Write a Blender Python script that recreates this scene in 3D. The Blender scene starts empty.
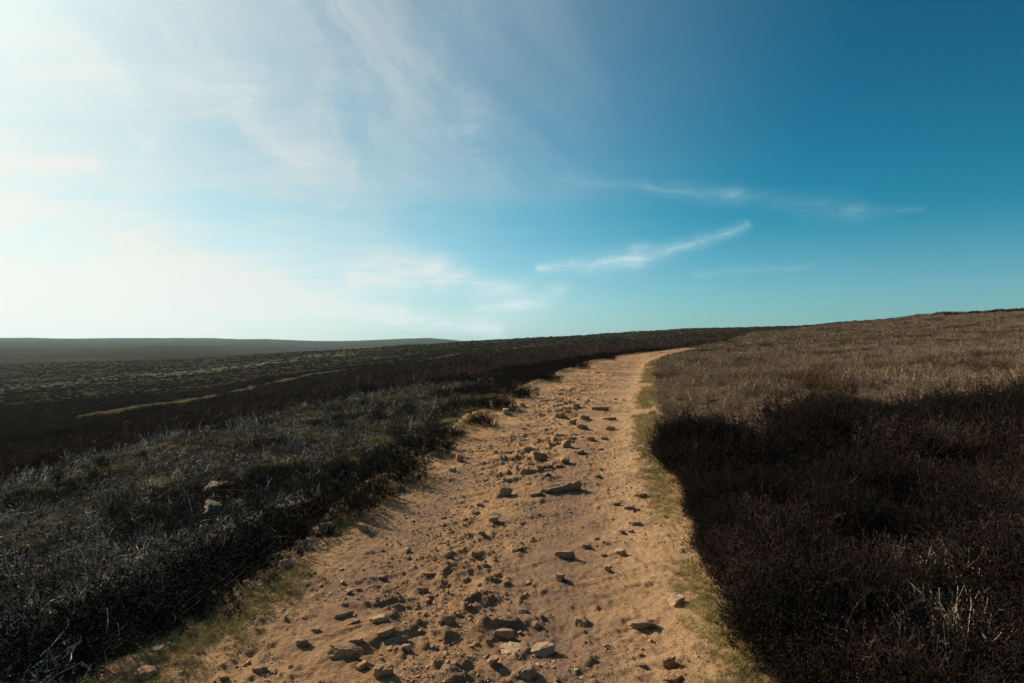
import bpy, math, random
import numpy as np
from mathutils import Vector
R = math.radians
PI = math.pi
random.seed(7)
rng = np.random.default_rng(11)
S = bpy.context.scene
COL = S.collection

# ------------------------------------------------------------------ noise
def _h(ix, iy, seed):
    n = (ix.astype(np.int64) * 374761393 + iy.astype(np.int64) * 668265263 + seed * 974634777) & 0xffffffff
    n = ((n ^ (n >> 13)) * 1274126177) & 0xffffffff
    n = (n ^ (n >> 16))
    return n
def perlin(x, y, seed=0):
    x = np.asarray(x, float); y = np.asarray(y, float)
    x0 = np.floor(x); y0 = np.floor(y); fx = x - x0; fy = y - y0
    u = fx*fx*fx*(fx*(fx*6-15)+10); v = fy*fy*fy*(fy*(fy*6-15)+10)
    def g(dx, dy):
        a = (_h(x0+dx, y0+dy, seed) & 4095) * (2*PI/4096)
        return np.cos(a)*(fx-dx) + np.sin(a)*(fy-dy)
    return 1.5*((g(0,0)*(1-u)+g(1,0)*u)*(1-v) + (g(0,1)*(1-u)+g(1,1)*u)*v)
def fbm(x, y, oct=4, seed=0, gain=.5):
    s = 0; a = 1
    for i in range(oct):
        s = s + a*perlin(x*2**i, y*2**i, seed+i*17); a *= gain
    return s
def sstep(a, b, x):
    t = np.clip((x-a)/(b-a), 0, 1); return t*t*(3-2*t)

# ------------------------------------------------------------------ the lie of the land (camera at the origin, eye 0, looking along +Y)
F = 640.0; CX = 512.0; CY = 341.5
TD = np.array([3, 6, 12, 25, 50, 100, 200, 400, 800, 1600, 3000], float)
TC = np.array([-300, 0, 170, 340, 425, 478, 560, 640, 700, 780, 860, 940, 1024, 1300], float)
T = np.array([
 # 3    6    12   25   50   100  200  400  800  1600 3000
 [740, 545, 475, 462, 440, 412, 388, 366, 353, 344, 337.5],
 [715, 535, 469, 455, 432, 408, 385, 366, 353, 344, 337.5],
 [700, 527, 450, 432, 412, 395, 377, 361, 351.5, 344.8, 338],
 [690, 515, 432, 395, 384, 373, 362, 350.5, 357, 347, 341.2],
 [683, 513, 420, 382, 371, 363, 354, 345, 353, 346, 338.4],
 [680, 512, 412, 373, 363, 356, 349, 341.2, 351, 346, 342],
 [680, 510, 407, 369, 358, 350.5, 343.5, 337, 345, 345, 341],
 [680, 510, 407, 368, 352.5, 346, 339.5, 332, 340, 343, 341],
 [675, 505, 405, 366, 350, 341, 334.5, 328.8, 336, 341, 341],
 [670, 500, 402, 362, 345, 335, 328.5, 328, 334, 340, 341],
 [668, 497, 398, 359, 339, 327, 322.5, 328, 334, 340, 341],
 [665, 495, 396, 357, 334, 318, 316, 325, 333, 340, 341],
 [660, 490, 394, 353, 329, 312.5, 313.5, 322, 332, 340, 341],
 [650, 480, 390, 345, 320, 303, 306, 318, 330, 338, 340]], float)
TZ = (CY - T)/F          # height per metre of depth
LTD = np.log(TD)
def cubic(p0, p1, p2, p3, t):
    return p1 + .5*t*(p2-p0 + t*(2*p0-5*p1+4*p2-p3 + t*(3*(p1-p2)+p3-p0)))
def table(col, D):
    c = np.clip(col, TC[0], TC[-1]-1e-6); l = np.clip(np.log(np.maximum(D, .5)), LTD[0], LTD[-1]-1e-9)
    i = np.clip(np.searchsorted(TC, c, side='right')-1, 0, len(TC)-2)
    tc = (c-TC[i])/(TC[i+1]-TC[i]); tc = tc*tc*(3-2*tc)*.5+tc*.5
    j = np.clip(np.searchsorted(LTD, l, side='right')-1, 0, len(LTD)-2)
    tl = (l-LTD[j])/(LTD[j+1]-LTD[j])
    J = [np.clip(j+k, 0, len(LTD)-1) for k in (-1, 0, 1, 2)]
    def row(ii): return cubic(TZ[ii, J[0]], TZ[ii, J[1]], TZ[ii, J[2]], TZ[ii, J[3]], tl)
    return row(i)*(1-tc) + row(i+1)*tc
ZCy = [-30, 0, 5, 7.2, 9.4, 12.8, 18.5, 31, 46, 60, 200]
ZCz = [-1.66, -1.64, -1.64, -1.56, -1.45, -1.28, -1.13, -1.02, -.86, -.62, 2]
XCy = [-30, 0, 3.07, 3.7, 5.3, 7.2, 9.4, 12.8, 18.5, 31, 46, 60, 80, 120, 160]
XCx = [-5.0, -.80, -.30, -.16, -.06, .18, .545, 1.21, 2.49, 5.30, 10.6, 17.4, 27, 44, 62]
HWx = [1.5, 1.44, 1.42, 1.42, 1.42, 1.43, 1.44, 1.45, 1.45, 1.44, 1.4, .2, .2, .2, .2]
def smooth_interp(y, xs, ys):
    y = np.asarray(y, float)
    s = .12*np.maximum(np.abs(y), 1.5)
    return (np.interp(y-s, xs, ys) + 2*np.interp(y, xs, ys) + np.interp(y+s, xs, ys))/4
def zc(y): return smooth_interp(y, ZCy, ZCz)
def xc(y): return smooth_interp(y, XCy, XCx) + .03*perlin(np.asarray(y)*.9, 0*np.asarray(y)+.3, 5)
def hw(y): return smooth_interp(y, XCy, HWx)
def edge(x, y):
    """signed distance past the track edge: >0 outside; and the side (-1 left, +1 right)"""
    u = x - xc(y)
    side = np.where(u > 0, 1.0, -1.0)
    e = np.abs(u) - hw(y) - .10*perlin(np.asarray(y)*1.1, side*7.3, 9) - .05*perlin(np.asarray(y)*3.7, side*3.3, 10)
    return e, side, u
def H0(x, y):
    x = np.asarray(x, float); y = np.asarray(y, float)
    r = np.hypot(x, y); az = np.arctan2(x, y); azc = np.clip(az, -R(62), R(62))
    D = r*np.cos(azc); col = CX + F*np.tan(azc)
    zt = table(col, D)*D
    u = x - xc(y); w = hw(y)
    vr = np.maximum(u-w, 0); vl = np.maximum(-u-w, 0)
    zn = zc(y) + .05*vr + .04*sstep(0, .4, vr) - .115*vl + .10*sstep(0, .3, vl)*np.exp(-vl*.5) - .02*np.maximum(vl-6.5, 0)**1.5
    wl = 1-sstep(7.5, 14, vl); wr = 1-sstep(5, 16, vr)
    wy = 1-sstep(38, 62, y)
    back = sstep(-6, -40, y) if False else 0
    wn = wl*wr*wy
    return zn*wn + zt*(1-wn)
def H(x, y):
    x = np.asarray(x, float); y = np.asarray(y, float)
    z = H0(x, y)
    e, side, u = edge(x, y)
    r = np.hypot(x, y)
    off = sstep(0, 1.2, e)
    z = z + off*(.05*fbm(x*.9, y*.9, 3, 21) + .10*perlin(x*.23, y*.23, 31)*sstep(4, 12, r))
    far = sstep(50, 140, r)
    z = z + far*(.35*fbm(x*.035, y*.035, 3, 41) + .28*np.abs(fbm(x*.16, y*.16, 3, 51)))*off
    vf = sstep(300, 1200, r)
    z = z + vf*(3.5*fbm(x*.004, y*.004, 3, 61))
    return z
def path_relief(x, y):
    e, side, u = edge(x, y)
    a = .014*fbm(x*1.6, y*1.3, 3, 71)
    # worn middle: two smooth treads, lumpy between
    zone = sstep(-.35, .45, fbm(x*.55, y*.42, 2, 73))
    rough = .30 + (.42+.9*zone)*np.exp(-((u+.10)/.70)**2) + .2*sstep(.2, 1.0, -u)*zone
    smoothz = sstep(.15, .5, np.exp(-((u-.45)/.22)**2)*(.6+perlin(y*.4, 0*y, 77)))  # trodden streak
    rough = rough*(1-.6*smoothz)
    # tilted ledges running up to the right
    c, s_ = math.cos(R(28)), math.sin(R(28))
    p = x*c + y*s_; q = -x*s_ + y*c
    n = fbm(p*1.5, q*5.2, 4, 81)
    led = np.maximum(n-.12, 0)
    a = a + rough*.050*np.minimum(led, .55)
    n2 = fbm(x*4.2, y*3.6, 4, 91, .55)
    a = a + rough*.016*n2
    l3 = np.maximum(fbm(x*9, y*8, 3, 95)-.15, 0)
    a = a + (.35+rough)*.020*np.minimum(l3, .7)
    a = a + .0055*fbm(x*28, y*24, 3, 99, .6)*sstep(16, 8, y)
    a = a - .007*sstep(.5, .9, u)*np.maximum(fbm(x*11, y*9, 2, 98)-.1, 0)
    # loose rise at the margins
    a = a + .03*sstep(-.45, 0.05, e)*(1+.6*fbm(x*3, y*3, 2, 101))
    return a
MND = []
def mounds(x, y):
    s = 0*x
    for mx, my, sg, am in MND:
        k = (np.abs(x-mx) < 3*sg) & (np.abs(y-my) < 3*sg)
        if k.any():
            dx, dy = x[k]-mx, y[k]-my
            s[k] = np.maximum(s[k], am*np.exp(-(dx*dx+dy*dy)/(sg*sg)))
    return s
def PZ(x, y):
    e, side, u = edge(x, y)
    return H0(x, y) + path_relief(x, y) - .22*sstep(.12, .62, e)
def GZ(x, y):
    e, side, u = edge(x, y)
    return H(x, y) - .16*sstep(.10, -.15, e)
def SURF(x, y):
    return np.maximum(PZ(x, y), GZ(x, y))
def at(px, py):
    """where the sight line through that pixel of the photograph meets the ground"""
    D = np.exp(np.linspace(math.log(1.5), math.log(400), 5000))
    x = (px-CX)/F*D; z = (CY-py)/F*D
    g = SURF(x, D)
    k = int(np.argmax(z < g))
    return float(x[k]), float(D[k]), float(g[k])

# ------------------------------------------------------------------ helpers
def mesh_obj(name, V, Fc, mat, parent=None, smooth=False, link=True):
    me = bpy.data.meshes.new(name)
    V = np.asarray(V, np.float32)
    if isinstance(Fc, np.ndarray):
        n = Fc.shape[1]
        me.vertices.add(len(V)); me.vertices.foreach_set('co', V.ravel())
        me.loops.add(Fc.size); me.loops.foreach_set('vertex_index', Fc.astype(np.int32).ravel())
        me.polygons.add(len(Fc)); me.polygons.foreach_set('loop_start', np.arange(0, Fc.size, n, dtype=np.int32))
        me.update(calc_edges=True)
    else:
        me.from_pydata(V.tolist(), [], Fc)
    if smooth: me.polygons.foreach_set('use_smooth', np.ones(len(me.polygons), bool))
    if mat: me.materials.append(mat)
    o = bpy.data.objects.new(name, me)
    if link: COL.objects.link(o)
    if parent: o.parent = parent
    return o
def tag(o, label=None, cat=None, group=None, kind=None):
    if label: o['label'] = label
    if cat: o['category'] = cat
    if group: o['group'] = group
    if kind: o['kind'] = kind
    return o
def grid_faces(n, m, wrap=False):
    i = np.arange(n-1)[:, None]; j = np.arange(m-1 if not wrap else m)[None, :]
    j2 = (j+1) % m
    a = i*m+j; b = i*m+j2; c = (i+1)*m+j2; d = (i+1)*m+j
    return np.stack([a, b, c, d], -1).reshape(-1, 4)
def attr(o, name, vals):
    a = o.data.attributes.new(name, 'FLOAT', 'POINT'); a.data.foreach_set('value', np.asarray(vals, np.float32))

# ------------------------------------------------------------------ materials
class NT:
    def __init__(s, tree): s.t = tree; s.n = tree.nodes; s.l = tree.links
    def node(s, typ, **kw):
        n = s.n.new(typ)
        for k, v in kw.items(): setattr(n, k, v)
        return n
    def put(s, sock, v):
        if isinstance(v, bpy.types.NodeSocket): s.l.new(v, sock)
        elif v is not None: sock.default_value = v
    def math(s, op, a, b=None, c=None, clamp=False):
        n = s.node('ShaderNodeMath', operation=op, use_clamp=clamp)
        s.put(n.inputs[0], a)
        if b is not None: s.put(n.inputs[1], b)
        if c is not None: s.put(n.inputs[2], c)
        return n.outputs[0]
    def noise(s, vec, scale, detail=4, rough=.55, dist=0, dim='3D', out=0):
        n = s.node('ShaderNodeTexNoise', noise_dimensions=dim)
        s.put(n.inputs['Vector'], vec); n.inputs['Scale'].default_value = scale
        n.inputs['Detail'].default_value = detail; n.inputs['Roughness'].default_value = rough
        n.inputs['Distortion'].default_value = dist
        return n.outputs[out]
    def mapr(s, v, a, b, c=0., d=1., smooth=True):
        n = s.node('ShaderNodeMapRange', interpolation_type='SMOOTHSTEP' if smooth else 'LINEAR')
        s.put(n.inputs['Value'], v)
        for k, q in zip(('From Min', 'From Max', 'To Min', 'To Max'), (a, b, c, d)): s.put(n.inputs[k], q)
        return n.outputs[0]
    def mix(s, f, a, b, blend='MIX'):
        n = s.node('ShaderNodeMix', data_type='RGBA', blend_type=blend)
        s.put(n.inputs[0], f)
        for k, q in ((6, a), (7, b)):
            if isinstance(q, tuple): q = (*q[:3], 1)
            s.put(n.inputs[k], q)
        return n.outputs[2]
    def attr(s, name):
        n = s.node('ShaderNodeAttribute', attribute_name=name); return n.outputs['Fac']
    def sep(s, v):
        n = s.node('ShaderNodeSeparateXYZ'); s.put(n.inputs[0], v); return n.outputs
    def comb(s, x, y, z):
        n = s.node('ShaderNodeCombineXYZ')
        for i, q in enumerate((x, y, z)): s.put(n.inputs[i], q)
        return n.outputs[0]
def material(name):
    m = bpy.data.materials.new(name); m.use_nodes = True
    nt = NT(m.node_tree); b = m.node_tree.nodes['Principled BSDF']
    b.inputs['Roughness'].default_value = .95; b.inputs['Specular IOR Level'].default_value = .12
    return m, nt, b
def wpos(nt): return nt.node('ShaderNodeNewGeometry').outputs['Position']
def rand(nt): return nt.node('ShaderNodeObjectInfo').outputs['Random']

def plant_mat(name, cols, patch=None, scale=.6, trans=0.0, var=.6, rough=.9, spec=.12, lo=.1, hi=.9):
    """cols: three colours mixed per clump by its random number and per place by noise"""
    m, nt, b = material(name)
    r = rand(nt); p = wpos(nt)
    c = nt.mix(nt.mapr(r, lo, hi, 0, 1, False), cols[0], cols[1])
    n = nt.noise(p, 14, 2, .6)
    c = nt.mix(nt.mapr(n, .45, .75, 0, .9), c, cols[2])
    if patch:
        c = nt.mix(nt.mapr(nt.noise(p, scale, 3, .6), .48, .62, 0, .85), c, patch)
    v = nt.mapr(nt.noise(p, 40, 1, .5), .2, .8, 1-var, 1+var, False)
    c2 = nt.node('ShaderNodeVectorMath', operation='SCALE'); nt.put(c2.inputs[0], c); nt.put(c2.inputs['Scale'], v)
    nt.put(b.inputs['Base Color'], c2.outputs[0])
    b.inputs['Roughness'].default_value = rough
    b.inputs['Specular IOR Level'].default_value = spec
    return m
M = {}
M['heather'] = plant_mat('dark_heather_shoots', ((.017, .011, .008), (.012, .011, .007), (.032, .019, .013)), (.028, .012, .008), 1.3)
M['heather_stem'] = plant_mat('heather_wood', ((.022, .015, .011), (.034, .024, .018), (.065, .046, .035)))
M['dry'] = plant_mat('dry_heather_stalks', ((.46, .31, .19), (.60, .44, .28), (.76, .60, .41)), (.22, .12, .065), .28, lo=.2, hi=.8, var=.75)
M['dryleaf'] = plant_mat('dry_heather_shoots', ((.13, .078, .045), (.085, .055, .034), (.21, .14, .085)), (.06, .03, .018), .28, var=.8)
M['rust'] = plant_mat('rusty_heather_tips', ((.11, .052, .034), (.075, .044, .030), (.16, .10, .066)), (.045, .023, .016), 2.0, var=.8)
M['dryleaf2'] = plant_mat('brown_heather_wood', ((.08, .052, .038), (.11, .078, .058), (.15, .11, .085)))
M['twig'] = plant_mat('pale_bare_twigs', ((.16, .12, .09), (.22, .17, .13), (.30, .24, .19)))
M['burnt'] = plant_mat('bleached_burnt_stems', ((.045, .038, .030), (.85, .72, .56), (.07, .058, .046)), (.05, .042, .032), 1.9, var=.9, rough=.9, spec=.04, lo=.28, hi=.50)
M['char'] = plant_mat('charred_litter', ((.020, .017, .015), (.035, .030, .026), (.012, .010, .009)))
M['red'] = plant_mat('russet_heather_shoots', ((.15, .072, .046), (.095, .058, .038), (.19, .11, .068)), (.060, .046, .028), .28)
M['moor'] = plant_mat('moor_heather_shoots', ((.075, .050, .030), (.060, .048, .026), (.11, .078, .045)), (.13, .10, .042), .05)
M['grass'] = plant_mat('verge_grass', ((.40, .31, .12), (.30, .25, .09), (.50, .38, .17)), (.42, .30, .14), 1.2)
M['moss'] = plant_mat('yellow_moss', ((.27, .225, .08), (.18, .16, .055), (.34, .27, .11)))

# stones
def stone_mat(name, a, b_, dust, bump=.5):
    m, nt, b = material(name)
    tc = nt.node('ShaderNodeTexCoord').outputs['Object']; p = wpos(nt)
    c = nt.mix(nt.mapr(nt.noise(p, 22, 5, .65), .35, .7), a, b_)
    nz = nt.sep(nt.node('ShaderNodeNewGeometry').outputs['Normal'])[2]
    d = nt.math('MULTIPLY', nt.mapr(nt.noise(p, 35, 4, .7), .38, .60), .75)
    c = nt.mix(d, c, dust)
    c = nt.mix(nt.mapr(nt.noise(p, 160, 2, .6), .60, .75, 0, .5), c, (.10, .07, .045))
    nt.put(b.inputs['Base Color'], c)
    bp = nt.node('ShaderNodeBump'); bp.inputs['Strength'].default_value = bump; bp.inputs['Distance'].default_value = .006
    nt.put(bp.inputs['Height'], nt.noise(p, 90, 5, .7)); nt.put(b.inputs['Normal'], bp.outputs[0])
    return m
SOIL = (.47, .26, .125)
M['stone'] = stone_mat('sandstone', (.33, .215, .13), (.17, .115, .075), SOIL)
M['pale_stone'] = stone_mat('pale_sandstone', (.48, .335, .21), (.36, .24, .15), (.46, .285, .15))
M['red_stone'] = stone_mat('reddish_sandstone', (.30, .155, .10), (.24, .13, .085), SOIL)
M['grey_stone'] = stone_mat('weathered_gritstone', (.21, .165, .115), (.13, .10, .07), (.24, .185, .12))

# track
m, nt, b = material('sandy_track'); M['track'] = m
p = wpos(nt)
c = nt.mix(nt.mapr(nt.noise(p, .9, 6, .66), .40, .60), (.52, .285, .135), (.29, .165, .090))
c = nt.mix(nt.mapr(nt.noise(p, 9, 6, .7), .42, .62, 0, .7), c, (.53, .30, .15))
c = nt.mix(nt.math('MULTIPLY', nt.attr('sand'), nt.mapr(nt.noise(p, 3, 5, .7), .3, .6)), c, (.60, .36, .185))
c = nt.mix(nt.math('MULTIPLY', nt.attr('trod'), nt.mapr(nt.noise(p, 5, 5, .6), .3, .55, .35, .95)), c, (.28, .17, .108))
c = nt.mix(nt.math('MULTIPLY', nt.attr('turf'), nt.mapr(nt.noise(p, 24, 4, .7), .42, .58, 0, .8)), c, (.36, .235, .115))
c = nt.mix(nt.mapr(nt.noise(p, 60, 3, .7), .54, .68, 0, .6), c, (.15, .09, .055))
c = nt.mix(nt.mapr(nt.noise(p, 2.6, 5, .7, .6), .56, .68, 0, .55), c, (.22, .15, .10))
c = nt.mix(nt.mapr(nt.noise(p, 130, 2, .6), .60, .72, 0, .5), c, (.62, .42, .22))
nt.put(b.inputs['Base Color'], c)
vor = nt.node('ShaderNodeTexVoronoi'); nt.put(vor.inputs['Vector'], p); vor.inputs['Scale'].default_value = 95
hgt = nt.math('ADD', nt.math('MULTIPLY', nt.noise(p, 60, 8, .78), 1.6), nt.math('MULTIPLY', nt.mapr(vor.outputs[0], 0, .5, 1, 0), .55))
bp = nt.node('ShaderNodeBump'); bp.inputs['Strength'].default_value = .9; bp.inputs['Distance'].default_value = .016
nt.put(bp.inputs['Height'], hgt); nt.put(b.inputs['Normal'], bp.outputs[0])

# moor ground: peat and litter near, whole heather slopes far
m, nt, b = material('moorland_ground'); M['ground'] = m; b.inputs['Specular IOR Level'].default_value = 0.0; b.inputs['Roughness'].default_value = 1.0
p = wpos(nt); sp = nt.sep(p)
pn = nt.comb(nt.math('MULTIPLY', sp[0], .25), sp[1], sp[2])     # patches run across the slope
near = nt.mix(nt.mapr(nt.noise(p, 2.5, 5, .65), .4, .65), (.022, .017, .012), (.055, .041, .026))
moss = nt.mix(nt.mapr(nt.noise(p, 9, 4, .7), .4, .65), (.10, .090, .030), (.17, .14, .055))
near = nt.mix(nt.math('MULTIPLY', nt.attr('left'), nt.mapr(nt.noise(p, 1.1, 4, .65), .50, .57, 0, .8)), near, moss)
rn = nt.noise(p, .18, 5, .62, .4)
rgt = nt.mix(nt.mapr(rn, .35, .65), (.13, .085, .05), (.075, .048, .03))
rgt = nt.mix(nt.mapr(nt.noise(p, 1.5, 4, .7), .4, .7, 0, .7), rgt, (.22, .155, .10))
rgt = nt.mix(nt.mapr(nt.noise(pn, .045, 4, .6), .52, .62, 0, .8), rgt, (.15, .072, .038))
f1 = nt.noise(pn, .022, 6, .62, .6)
far = nt.mix(nt.mapr(f1, .38, .60), (.030, .025, .016), (.062, .044, .028))
far = nt.mix(nt.mapr(nt.noise(pn, .034, 5, .65, .8), .555, .64, 0, .85), far, (.085, .072, .032))
far = nt.mix(nt.mapr(nt.noise(pn, .017, 5, .65, .8), .59, .66, 0, .75), far, (.10, .055, .035))
far = nt.mix(nt.mapr(nt.noise(p, .6, 4, .7), .4, .75, 0, .5), far, (.014, .012, .009))
c = nt.mix(nt.attr('farness'), near, far)
c = nt.mix(nt.attr('right'), c, rgt)
c = nt.mix(nt.math('MULTIPLY', nt.attr('strip'), nt.mapr(nt.noise(p, .35, 5, .75), .36, .62)), c, (.15, .13, .06))
c = nt.mix(nt.math('MULTIPLY', nt.attr('pale'), nt.mapr(nt.noise(pn, .05, 5, .7), .40, .58, 0, .8)), c, (.16, .155, .10))
nt.put(b.inputs['Base Color'], c)
bp = nt.node('ShaderNodeBump'); bp.inputs['Strength'].default_value = 1; bp.inputs['Distance'].default_value = .25
nt.put(bp.inputs['Height'], nt.noise(p, 1.6, 6, .75)); nt.put(b.inputs['Normal'], bp.outputs[0])

# ------------------------------------------------------------------ ground sheet (polar, fine in front)
az = np.concatenate([np.linspace(-180, -48, 70, endpoint=False), np.linspace(-48, 48, 900, endpoint=False), np.linspace(48, 180, 70, endpoint=False)])
rr = np.concatenate([[.02, .3, .7], np.exp(np.linspace(math.log(1.0), math.log(3400), 640))])
A, RR = np.meshgrid(np.radians(az), rr)
X = RR*np.sin(A); Y = RR*np.cos(A)
Z = GZ(X, Y)
n, mm = X.shape
ground = mesh_obj('ground', np.stack([X, Y, Z], -1).reshape(-1, 3), grid_faces(n, mm, True)[:, ::-1], M['ground'], smooth=True)
tag(ground, 'dark rolling heather moorland falling to a valley and rising again far off', 'ground', None, 'structure')
Rf = RR.ravel(); xf = X.ravel(); yf = Y.ravel()
e, side, u = edge(xf, yf)
colf = CX + F*np.tan(np.clip(np.arctan2(xf, yf), -R(70), R(70))); Df = yf
attr(ground, 'farness', sstep(14, 26, Rf+6*perlin(xf*.2, yf*.2, 3)))
de_ = np.interp(xf, [1.4, 2.2, 3.2, 5.4, 8, 14, 30], [8.0, 8.3, 9.2, 11.0, 10.8, 9.8, 8])
attr(ground, 'left', (u < 0)*1.0)
attr(ground, 'right', np.where(yf > -5, sstep(0, .8, u - hw(yf))*sstep(-1., .3, yf-de_)*(1-sstep(110, 190, Rf+25*perlin(xf*.03, yf*.03, 8))), 0))
# a worn grassy strip crossing the near slope
sx = np.array([60, 120, 200, 270, 340, 420, 500, 560]); sD = np.array([60, 66, 76, 88, 104, 120, 150, 190])
Ds = np.interp(colf, sx, sD); wS = np.interp(colf, sx, [.1, 1.5, 4.5, 6, 5, 4.5, 4, 3])
strip = np.exp(-((Df-Ds+1.5*perlin(xf*.15, yf*.15, 4))/wS)**2)*((colf > 60) & (colf < 560) & (yf > 0))
attr(ground, 'strip', strip)
pale = np.exp(-((np.log(np.maximum(yf, 1)) - np.interp(colf, [-100, 0, 150, 280, 340], np.log([175, 180, 210, 250, 300])))/.10)**2)*(colf < 360)*(yf > 0)
attr(ground, 'pale', pale)

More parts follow.
